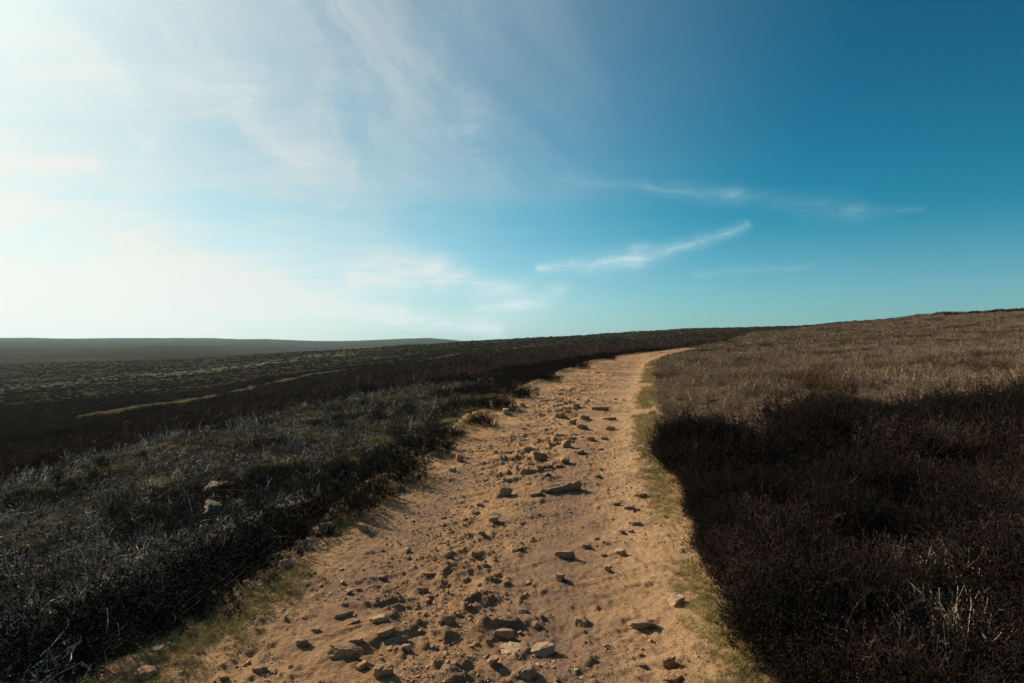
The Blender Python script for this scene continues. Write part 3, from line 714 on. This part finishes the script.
def stone(px, py, w, label, mat='stone', flat=.45, long=1.0, ang=None, sink=.35, seed=None, group=None, angular=11, name='stone'):
    x, y, z = at(px, py); flat = min(flat, .30+.4*flat); sink = .18+.72*sink
    if seed is None: seed = int(px*31+py*7)
    sub = 5 if w > 20 else 4
    V, Fc = rock_mesh(seed, sub, flat, angular)
    hwid = .5*w/F*y
    a = ang if ang is not None else random.uniform(-.6, .6)
    V = V*np.array([hwid, hwid/long, hwid])
    c, s_ = math.cos(a), math.sin(a)
    V = V@np.array([[c, s_, 0], [-s_, c, 0], [0, 0, 1]])
    zt = V[:, 2].max(); zb = V[:, 2].min()
    gz = float(SURF(np.array(x), np.array(y)))
    o = mesh_obj(name, V, Fc, M[mat], smooth=True)
    o.location = (x, y, gz - zb - (zt-zb)*sink)
    me = o.data
    try:
        me.set_sharp_from_angle(angle=R(38))
    except Exception: pass
    tag(o, label, 'stone', group or 'stones on the sandy track')
    return o
for (px, py, w, lab, kw) in ST: stone(px, py, w, lab, **kw)
# stones lying at the heather foot or on the burnt ground
EDG = [
 (286, 567, 13, 'pale stone catching the sun at the edge of the left heather shadow', dict(flat=.6, mat='pale_stone', sink=.2)),
 (327, 531, 16, 'pale angular stone in a gap of the left verge heather', dict(flat=.6, mat='pale_stone', sink=.2)),
 (318, 536, 9, 'small stone beside the pale angular stone in the verge gap', dict(flat=.6, sink=.2)),
 (158, 653, 13, 'grey stone at the left foot of the track by the corner heather', dict(flat=.6, mat='grey_stone', sink=.2)),
 (146, 676, 22, 'broad tan rock in the bottom left corner by the track', dict(flat=.4, mat='stone', sink=.3)),
 (173, 648, 9, 'small grey stone right of the left foot stone', dict(flat=.6, mat='grey_stone', sink=.2)),
]
for (px, py, w, lab, kw) in EDG: stone(px, py, w, lab, group='stones along the left verge', **kw)
BRN = [
 (219, 491, 36, 'long flat pale rock lying in the burnt heather, upper one', dict(flat=.22, long=1.6, ang=.1, sink=.2, mat='pale_stone')),
 (214, 515, 30, 'domed mossy grey rock below the long flat pale rock', dict(flat=.5, long=1.2, mat='grey_stone', sink=.25)),
 (194, 562, 13, 'small pale pointed stone among moss in the burnt ground', dict(flat=.6, sink=.2, mat='pale_stone')),
 (68, 618, 22, 'tan flat stone far left in the burnt ground', dict(flat=.25, long=1.6, sink=.2, mat='pale_stone')),
 (302, 507, 20, 'grey rock in the burnt ground just left of the verge heather', dict(flat=.5, sink=.2, mat='grey_stone')),
 (286, 513, 26, 'low grey rock left beside the rock near the verge heather', dict(flat=.35, long=1.5, sink=.25, mat='grey_stone')),
 (255, 522, 24, 'weathered low rock right of the domed mossy rock', dict(flat=.3, long=1.8, ang=.5, sink=.3, mat='grey_stone')),
 (130, 590, 30, 'long grey rock half hidden by burnt stems at left', dict(flat=.25, long=2.2, ang=.5, sink=.3, mat='grey_stone')),
]
for (px, py, w, lab, kw) in BRN: stone(px, py, w, lab, group='rocks on the burnt ground', **kw)
# small loose stones: three stretches of track
LOOSE = [
 (70, 14, 55, 'small half sunk stone in the far upper stretch of the track', 'small stones up the far track', (.03, .08)),
 (70, 7, 14, 'small brown stone in the middle stretch of the track', 'small stones of the middle track', (.022, .07)),
 (62, 3, 7, 'small loose stone in the near stretch of the track', 'small stones of the near track', (.012, .030)),
]
bank = [mesh_obj('stone', *rock_mesh(900+i, 3, .38+.05*(i % 4), 10), M['stone'], smooth=True, link=False) for i in range(10)]
for b_ in bank:
    try: b_.data.set_sharp_from_angle(angle=R(38))
    except Exception: pass
for cnt, y0, y1, lab, grp, (s0, s1) in LOOSE:
    for i in range(cnt):
        y = math.exp(random.uniform(math.log(y0), math.log(y1)))
        uu = random.gauss(-.15, .55)
        if abs(uu) > 1.35: uu = random.uniform(-1.2, .8)
        x = float(xc(np.array(y))) + uu
        s_ = s0*(s1/s0)**(random.random()**1.6)
        o = random.choice(bank).copy(); COL.objects.link(o)
        o.scale = (s_, s_*random.uniform(.5, 1), s_*random.uniform(.4, .85))
        o.rotation_euler = (random.gauss(0, .2), random.gauss(0, .2), random.uniform(0, 6.28))
        o.location = (x, y, float(SURF(np.array(x), np.array(y)))+s_*.08)
        tag(o, lab, 'stone', grp)
# gravel
gc = bpy.data.collections.new('gravel_bits')
for i in range(6):
    V, Fc = rock_mesh(700+i, 3, .55, 9)
    gc.objects.link(mesh_obj('pebble', V, Fc, M['stone' if i % 3 else 'pale_stone'], smooth=True, link=False))
n = 60000
y = np.exp(rng.uniform(math.log(1.9), math.log(32), n)); uu = rng.normal(-.15, .75, n)
k = np.abs(uu) < 1.5; y, uu = y[k], uu[k]; x = xc(y)+uu
k = (fbm(x*.9, y*.8, 3, 111)+.4*rng.random(len(x)) > .20); x, y = x[k], y[k]
sc_ = .0024*np.exp(rng.exponential(.42, len(x)))*np.interp(y, [2, 6, 32], [1, 1.4, 4]); sc_ = np.minimum(sc_, .018)
gn_stuff('gravel', pts(x, y, 0), gc, sc_, tilt=.4, label='loose gravel and grit strewn over the sandy track', cat='gravel')

# ------------------------------------------------------------------ heather bushes one can count along the left verge
def bush_meshes(k, mats, leafy=1.0, ht=.42):
    fol = RB(); stm = RB()
    for c in range(7):
        a = c*2.4; q = .26*math.sqrt(c/7)*1.5
        off = np.array([math.cos(a)*q, math.sin(a)*q, -.02])
        h = heather(34, .26, ht*(1-.35*(q/.4)**2)*random.uniform(.85, 1.1), leafy, .0045, 10, .85, .021)
        V, Fc, m = h.arrays(); V = V+off
        for tgt, mi in ((stm, 0), (fol, 1)):
            used = {}; 
            for f, m_ in zip(Fc, m):
                if m_ != mi: continue
                nf = []
                for vi in f:
                    if vi not in used: used[vi] = len(tgt.V); tgt.V.append(V[vi])
                    nf.append(used[vi])
                tgt.F.append(tuple(nf)); tgt.m.append(0)
    return fol.obj('foliage', (mats[1],)), stm.obj('stems', (mats[0],))
bush_bank = [bush_meshes(i, (M['heather_stem'], M['heather'])) for i in range(4)]
def bush(px, py, s, label, group, bank_=None, zr=None, pos=None):
    x, y, z = pos or at(px, py)
    e_ = bpy.data.objects.new('heather_bush', None); COL.objects.link(e_)
    e_.location = (x, y, float(SURF(np.array(x), np.array(y)))); e_.rotation_euler = (0, 0, random.uniform(0, 6.28)); e_.scale = (s*1.12, s*1.12, s*1.12)
    e_.empty_display_size = .1
    tag(e_, label, 'heather bush', group)
    f_, s_ = random.choice(bank_ or bush_bank)
    for q in (f_, s_):
        c = q.copy(); COL.objects.link(c); c.parent = e_
    return e_
GB = 'heather bushes along the left verge'
BS = [
 (8, 676, .8, 'dark heather bush in the bottom left corner of the view'),
 (80, 655, .75, 'dark heather bush left of the grey stone at the track foot'),
 (122, 634, .8, 'bulky black heather bush above the grey stone at the track foot'),
 (160, 616, .8, 'bulky heather bush shading the track beside the lower left grass'),
 (200, 588, .8, 'large dark heather bush left of the pale sunlit edge stone'),
 (235, 563, .8, 'dark heather bush directly behind the pale sunlit edge stone'),
 (285, 534, .8, 'dark heather bush left of the pale angular stone in the verge gap'),
 (338, 512, .7, 'low heather bush above the pale angular stone in the verge gap'),
 (362, 497, .75, 'rounded heather bush level with the upright block stone, on the verge'),
 (397, 476, .85, 'rounded black heather bush casting its shadow by the left margin stone'),
 (385, 462, .7, 'heather bush behind the rounded black bush, toward the burnt ground'),
 (425, 449, .8, 'round black heather bush above the dark rounded edge stone'),
 (447, 437, .6, 'small heather bush right above the small pale edge stone'),
 (481, 424, .55, 'small dark heather bush standing alone at the track edge'),
 (497, 408, .8, 'heather bush left of the two pale upper edge stones'),
 (520, 396, .8, 'dark heather bush just above the two pale upper edge stones'),
 (545, 380, .9, 'heather bush where the left verge steepens far up the track'),
 (575, 368, 1.1, 'dark heather bush beside the grassy bend of the far track'),
 (605, 359, 1.2, 'far dark heather bush near the brow on the left verge'),
 (640, 352, 1.3, 'farthest heather bush at the brow where the track vanishes'),
]
for px, py, s, lab in BS: bush(px, py, s, lab, GB)
pale_bank = [bush_meshes(9, (M['dry'], M['dryleaf']), .25, .5)]
bush(985, 566, 1.0, 'pale leggy heather bush with bare stems at the right picture edge', 'heather bushes in the right foreground', pale_bank, pos=(2.75, 3.75, 0))
bush(955, 640, .9, 'reddish brown sparse heather bush near the bottom right corner', 'heather bushes in the right foreground', pale_bank, pos=(2.1, 3.0, 0))
# bushes breaking the right skyline
sk_bank = [tuple(q.obj('foliage', (M['heather'], M['heather'])) for q in (coarse(.55, .6, 260, .05),)) for i in range(3)]
for i, (c0, wv) in enumerate([(944, 2.2), (951, 1.8), (960, 1.5), (975, 1.3), (992, 1.4), (1000, 1.6), (1013, 1.6), (1021, 1.8)]):
    D = 108.0; x = (c0-CX)/F*D
    o = random.choice(sk_bank)[0].copy(); o.name = 'heather_bush'; COL.objects.link(o)
    o.location = (x, D, float(SURF(np.array(x), np.array(D)))); o.scale = (wv*1.5, wv, wv*.9)
    tag(o, ('leftmost' if i == 0 else 'dark') + (' dark heather bush on the right skyline, its highest tuft' if i == 0 else ' tuft of heather standing against the sky on the right skyline'), 'heather bush', 'heather bushes on the right skyline')

# ------------------------------------------------------------------ camera
cam = bpy.data.cameras.new('camera'); co = bpy.data.objects.new('camera', cam); COL.objects.link(co)
cam.sensor_width = 36; cam.lens = 36*F/1024; cam.clip_end = 20000; cam.clip_start = .05
co.location = (0, 0, 0); co.rotation_euler = (R(90), 0, 0)
S.camera = co

# ------------------------------------------------------------------ sun, sky
SAZ, SEL = R(-52), R(30)
sd = Vector((math.sin(SAZ)*math.cos(SEL), math.cos(SAZ)*math.cos(SEL), math.sin(SEL)))
sun = bpy.data.lights.new('sun', 'SUN'); so = bpy.data.objects.new('sun', sun); COL.objects.link(so)
sun.energy = 5.0; sun.angle = R(.55); sun.color = (1, .89, .70)
so.rotation_euler = (-sd).to_track_quat('-Z', 'Y').to_euler()
so.location = (-30, 20, 30)

W = bpy.data.worlds.new('World'); S.world = W; W.use_nodes = True
nt = NT(W.node_tree); bg = W.node_tree.nodes['Background']
sky = nt.node('ShaderNodeTexSky', sky_type='NISHITA', sun_disc=False, sun_elevation=SEL, sun_rotation=SAZ, altitude=300, air_density=1.0, dust_density=.6, ozone_density=2.2)
dirv = nt.node('ShaderNodeTexCoord').outputs['Generated']
dx, dy, dz = nt.sep(dirv)
yq = nt.math('MAXIMUM', dy, .06)
U = nt.math('DIVIDE', dx, yq); V_ = nt.math('DIVIDE', dz, yq)
front = nt.mapr(dy, .02, .25)
gm = nt.node('ShaderNodeGamma'); nt.put(gm.inputs[0], sky.outputs[0]); gm.inputs[1].default_value = 1.45
base = nt.mix(1.0, gm.outputs[0], nt.mix(nt.mapr(dz, .0, .22), (.12, .30, .37), (.066, .395, .355)), 'MULTIPLY')
# nearness to the sun
dot = nt.node('ShaderNodeVectorMath', operation='DOT_PRODUCT'); nt.put(dot.inputs[0], dirv); dot.inputs[1].default_value = sd
cosg = dot.outputs['Value']
gam = nt.math('ARCCOSINE', nt.math('MINIMUM', cosg, 1.0))
glow = nt.math('POWER', 2.718, nt.math('MULTIPLY', gam, -2.6))
# planar cirrus layer
den = nt.math('ADD', nt.math('MAXIMUM', dz, 0), .10)
cp = nt.comb(nt.math('DIVIDE', dx, den), nt.math('DIVIDE', dy, den), 0.)
mp = nt.node('ShaderNodeMapping'); nt.put(mp.inputs['Vector'], cp); mp.inputs['Rotation'].default_value = (0, 0, R(-28)); mp.inputs['Scale'].default_value = (.55, 1.6, 1)
n1 = nt.noise(mp.outputs[0], 1.1, 4, .55, .7, '2D')
n2 = nt.noise(mp.outputs[0], 3.4, 5, .62, .9, '2D')
# hand placed wisps by direction
wob = nt.noise(nt.comb(U, V_, 0.), 6, 4, .6, 0, '2D')
wob2 = nt.noise(nt.comb(V_, U, .7), 7, 4, .6, 0, '2D')
Uw = nt.math('ADD', U, nt.math('MULTIPLY', nt.math('SUBTRACT', wob, .5), .06))
Vw = nt.math('ADD', V_, nt.math('MULTIPLY', nt.math('SUBTRACT', wob2, .5), .024))
fine = nt.noise(nt.comb(nt.math('MULTIPLY', U, .6), nt.math('MULTIPLY', V_, 2.4), 0.), 16, 4, .65, 1.2, '2D')
P0 = nt.comb(Uw, Vw, 0.)
def vm(op, a_, b_=None, sc=None):
    n = nt.node('ShaderNodeVectorMath', operation=op); nt.put(n.inputs[0], a_)
    if b_ is not None: nt.put(n.inputs[1], b_)
    if sc is not None: nt.put(n.inputs['Scale'], sc)
    return n.outputs['Value'] if op in ('DOT_PRODUCT', 'LENGTH') else n.outputs[0]
def seg(x0, y0, x1, y1, w0, w1, st):
    ax, ay = (x0-CX)/F, (CY-y0)/F; ex, ey = (x1-CX)/F-ax, (CY-y1)/F-ay; L2 = ex*ex+ey*ey
    q = vm('SUBTRACT', P0, (ax, ay, 0))
    t = nt.math('MULTIPLY', vm('DOT_PRODUCT', q, (ex/L2, ey/L2, 0)), 1.0, clamp=True)
    d = vm('LENGTH', vm('SUBTRACT', q, vm('SCALE', (ex, ey, 0), sc=t)))
    wd = nt.math('MULTIPLY_ADD', t, (w1-w0)/F, w0/F)
    r_ = nt.math('SUBTRACT', 1.0, nt.math('DIVIDE', d, nt.math('MULTIPLY', wd, 3.0)), clamp=True)
    return nt.math('MULTIPLY', nt.math('MULTIPLY', r_, r_), st*.85)
segs = [(535, 270, 640, 258, 3, 8, .52), (640, 258, 752, 226, 8, 3, .42),
        (560, 183, 640, 186, 8, 5, .14), (650, 186, 740, 196, 5, 8, .2), (740, 196, 850, 210, 6, 10, .14), (850, 214, 925, 208, 5, 2, .1),
        (690, 277, 815, 267, 3, 2, .13), (490, 316, 560, 292, 12, 6, .45),
        (355, 276, 440, 270, 9, 13, .4), (440, 272, 520, 292, 10, 8, .3),
        (0, 282, 200, 290, 7, 10, .55), (200, 290, 400, 317, 9, 6, .55), (400, 317, 500, 332, 6, 5, .4),
        (0, 163, 90, 163, 6, 8, .25), (-40, 205, 120, 230, 34, 30, .16), (120, 230, 260, 285, 26, 16, .16),
        (190, 82, 245, 105, 16, 18, .15), (245, 105, 300, 165, 16, 16, .11), (300, 165, 385, 255, 18, 14, .09),
        (425, 55, 470, 125, 24, 18, .09), (470, 125, 490, 180, 16, 14, .10), (150, 150, 172, 118, 16, 16, .12), (310, 45, 330, 70, 28, 28, .07)]
acc = None
for sg in segs:
    q = seg(*sg); acc = q if acc is None else nt.math('ADD', acc, q)
acc = nt.math('MULTIPLY', acc, nt.mapr(fine, .25, .72, .35, 1.35))
acc = nt.math('MULTIPLY', acc, front)
def streaks(ang, along, across, sc, seed):
    m_ = nt.node('ShaderNodeMapping'); nt.put(m_.inputs['Vector'], nt.comb(Uw, Vw, 0.)); m_.inputs['Rotation'].default_value = (0, 0, R(ang))
    q_ = nt.node('ShaderNodeMapping'); nt.put(q_.inputs['Vector'], m_.outputs[0]); q_.inputs['Scale'].default_value = (along, across, 1); q_.inputs['Location'].default_value = (seed, seed*1.7, 0)
    return nt.noise(q_.outputs[0], sc, 5, .62, .5, '2D')
fanA = streaks(52, 1.0, 3.2, 2.6, 3.1)       # fibres falling steeply to the right, high up
fanB = streaks(5, 1.0, 5.0, 2.2, 7.7)        # fibres lying along the horizon, low down
highf = nt.mapr(V_, .12, .34)
fan = nt.math('ADD', nt.math('MULTIPLY', nt.mapr(fanA, .36, .70), highf), nt.math('MULTIPLY', nt.mapr(fanB, .36, .70), nt.math('SUBTRACT', 1.0, highf)))
fan = nt.math('MULTIPLY', fan, nt.mapr(U, .30, -.25, 0.0, 1.0))
fan = nt.math('MULTIPLY', fan, front)
fan = nt.math('MULTIPLY', fan, nt.mapr(gam, R(18), R(44), .3, 1.0))
veil = nt.mapr(gam, R(14), R(73), 1.0, 0.0)
veil = nt.math('MULTIPLY', veil, nt.mapr(n1, .25, .75, .86, 1.08))
veil = nt.math('MULTIPLY', veil, nt.math('ADD', .86, nt.math('MULTIPLY', fan, .26)))
wis = nt.math('MULTIPLY', fan, .12)
lowz = nt.mapr(dz, .0, .20, 1, 0)
hz = nt.math('MULTIPLY', lowz, nt.mapr(gam, R(25), R(95), .50, .25))
fac = nt.math('ADD', nt.math('ADD', nt.math('MULTIPLY', nt.math('MULTIPLY', veil, nt.mapr(dz, .18, .50, .92, .70)), 1.0), wis), nt.math('ADD', acc, nt.math('ADD', hz, nt.mapr(gam, R(12), R(34), .22, 0))), clamp=True)
sun_l = nt.math('ADD', nt.math('MULTIPLY', glow, 6.5), nt.mapr(dz, 0.0, .3, 7.6, 6.0))
cl = nt.node('ShaderNodeVectorMath', operation='SCALE'); nt.put(cl.inputs[0], nt.mix(nt.mapr(gam, R(30), R(80)), (.96, 1.0, .95), (.68, 1.0, 1.10))); nt.put(cl.inputs['Scale'], sun_l)
final = nt.mix(fac, base, cl.outputs[0])
nt.put(bg.inputs['Color'], final); bg.inputs['Strength'].default_value = .092
W.cycles.sampling_method = 'MANUAL'; W.cycles.sample_map_resolution = 512

# ------------------------------------------------------------------ air
HAZE = 8.5e-5
if HAZE:
    bx = np.array([[x, y, z] for x in (-3600, 3600) for y in (-3600, 3600) for z in (-40, 45)], float)
    fc = [(0, 1, 3, 2), (4, 6, 7, 5), (0, 4, 5, 1), (2, 3, 7, 6), (0, 2, 6, 4), (1, 5, 7, 3)]
    hm = bpy.data.materials.new('thin_air'); hm.use_nodes = True; t = hm.node_tree
    for q in list(t.nodes): t.nodes.remove(q)
    ou = t.nodes.new('ShaderNodeOutputMaterial'); vo = t.nodes.new('ShaderNodeVolumePrincipled')
    vo.inputs['Color'].default_value = (.55, .80, .88, 1); vo.inputs['Density'].default_value = HAZE; vo.inputs['Anisotropy'].default_value = .35
    t.links.new(vo.outputs[0], ou.inputs['Volume'])
    hzb = mesh_obj('haze', bx, fc, hm)
    tag(hzb, 'thin bluish haze over the distant valley', 'haze', None, 'stuff')

S.view_settings.view_transform = 'Standard'; S.view_settings.look = 'None'
S.view_settings.exposure = 0.17; S.view_settings.gamma = 1.0
S.cycles.use_denoising = True
S.cycles.max_bounces = 5; S.cycles.diffuse_bounces = 2; S.cycles.volume_bounces = 0
S.cycles.transparent_max_bounces = 4
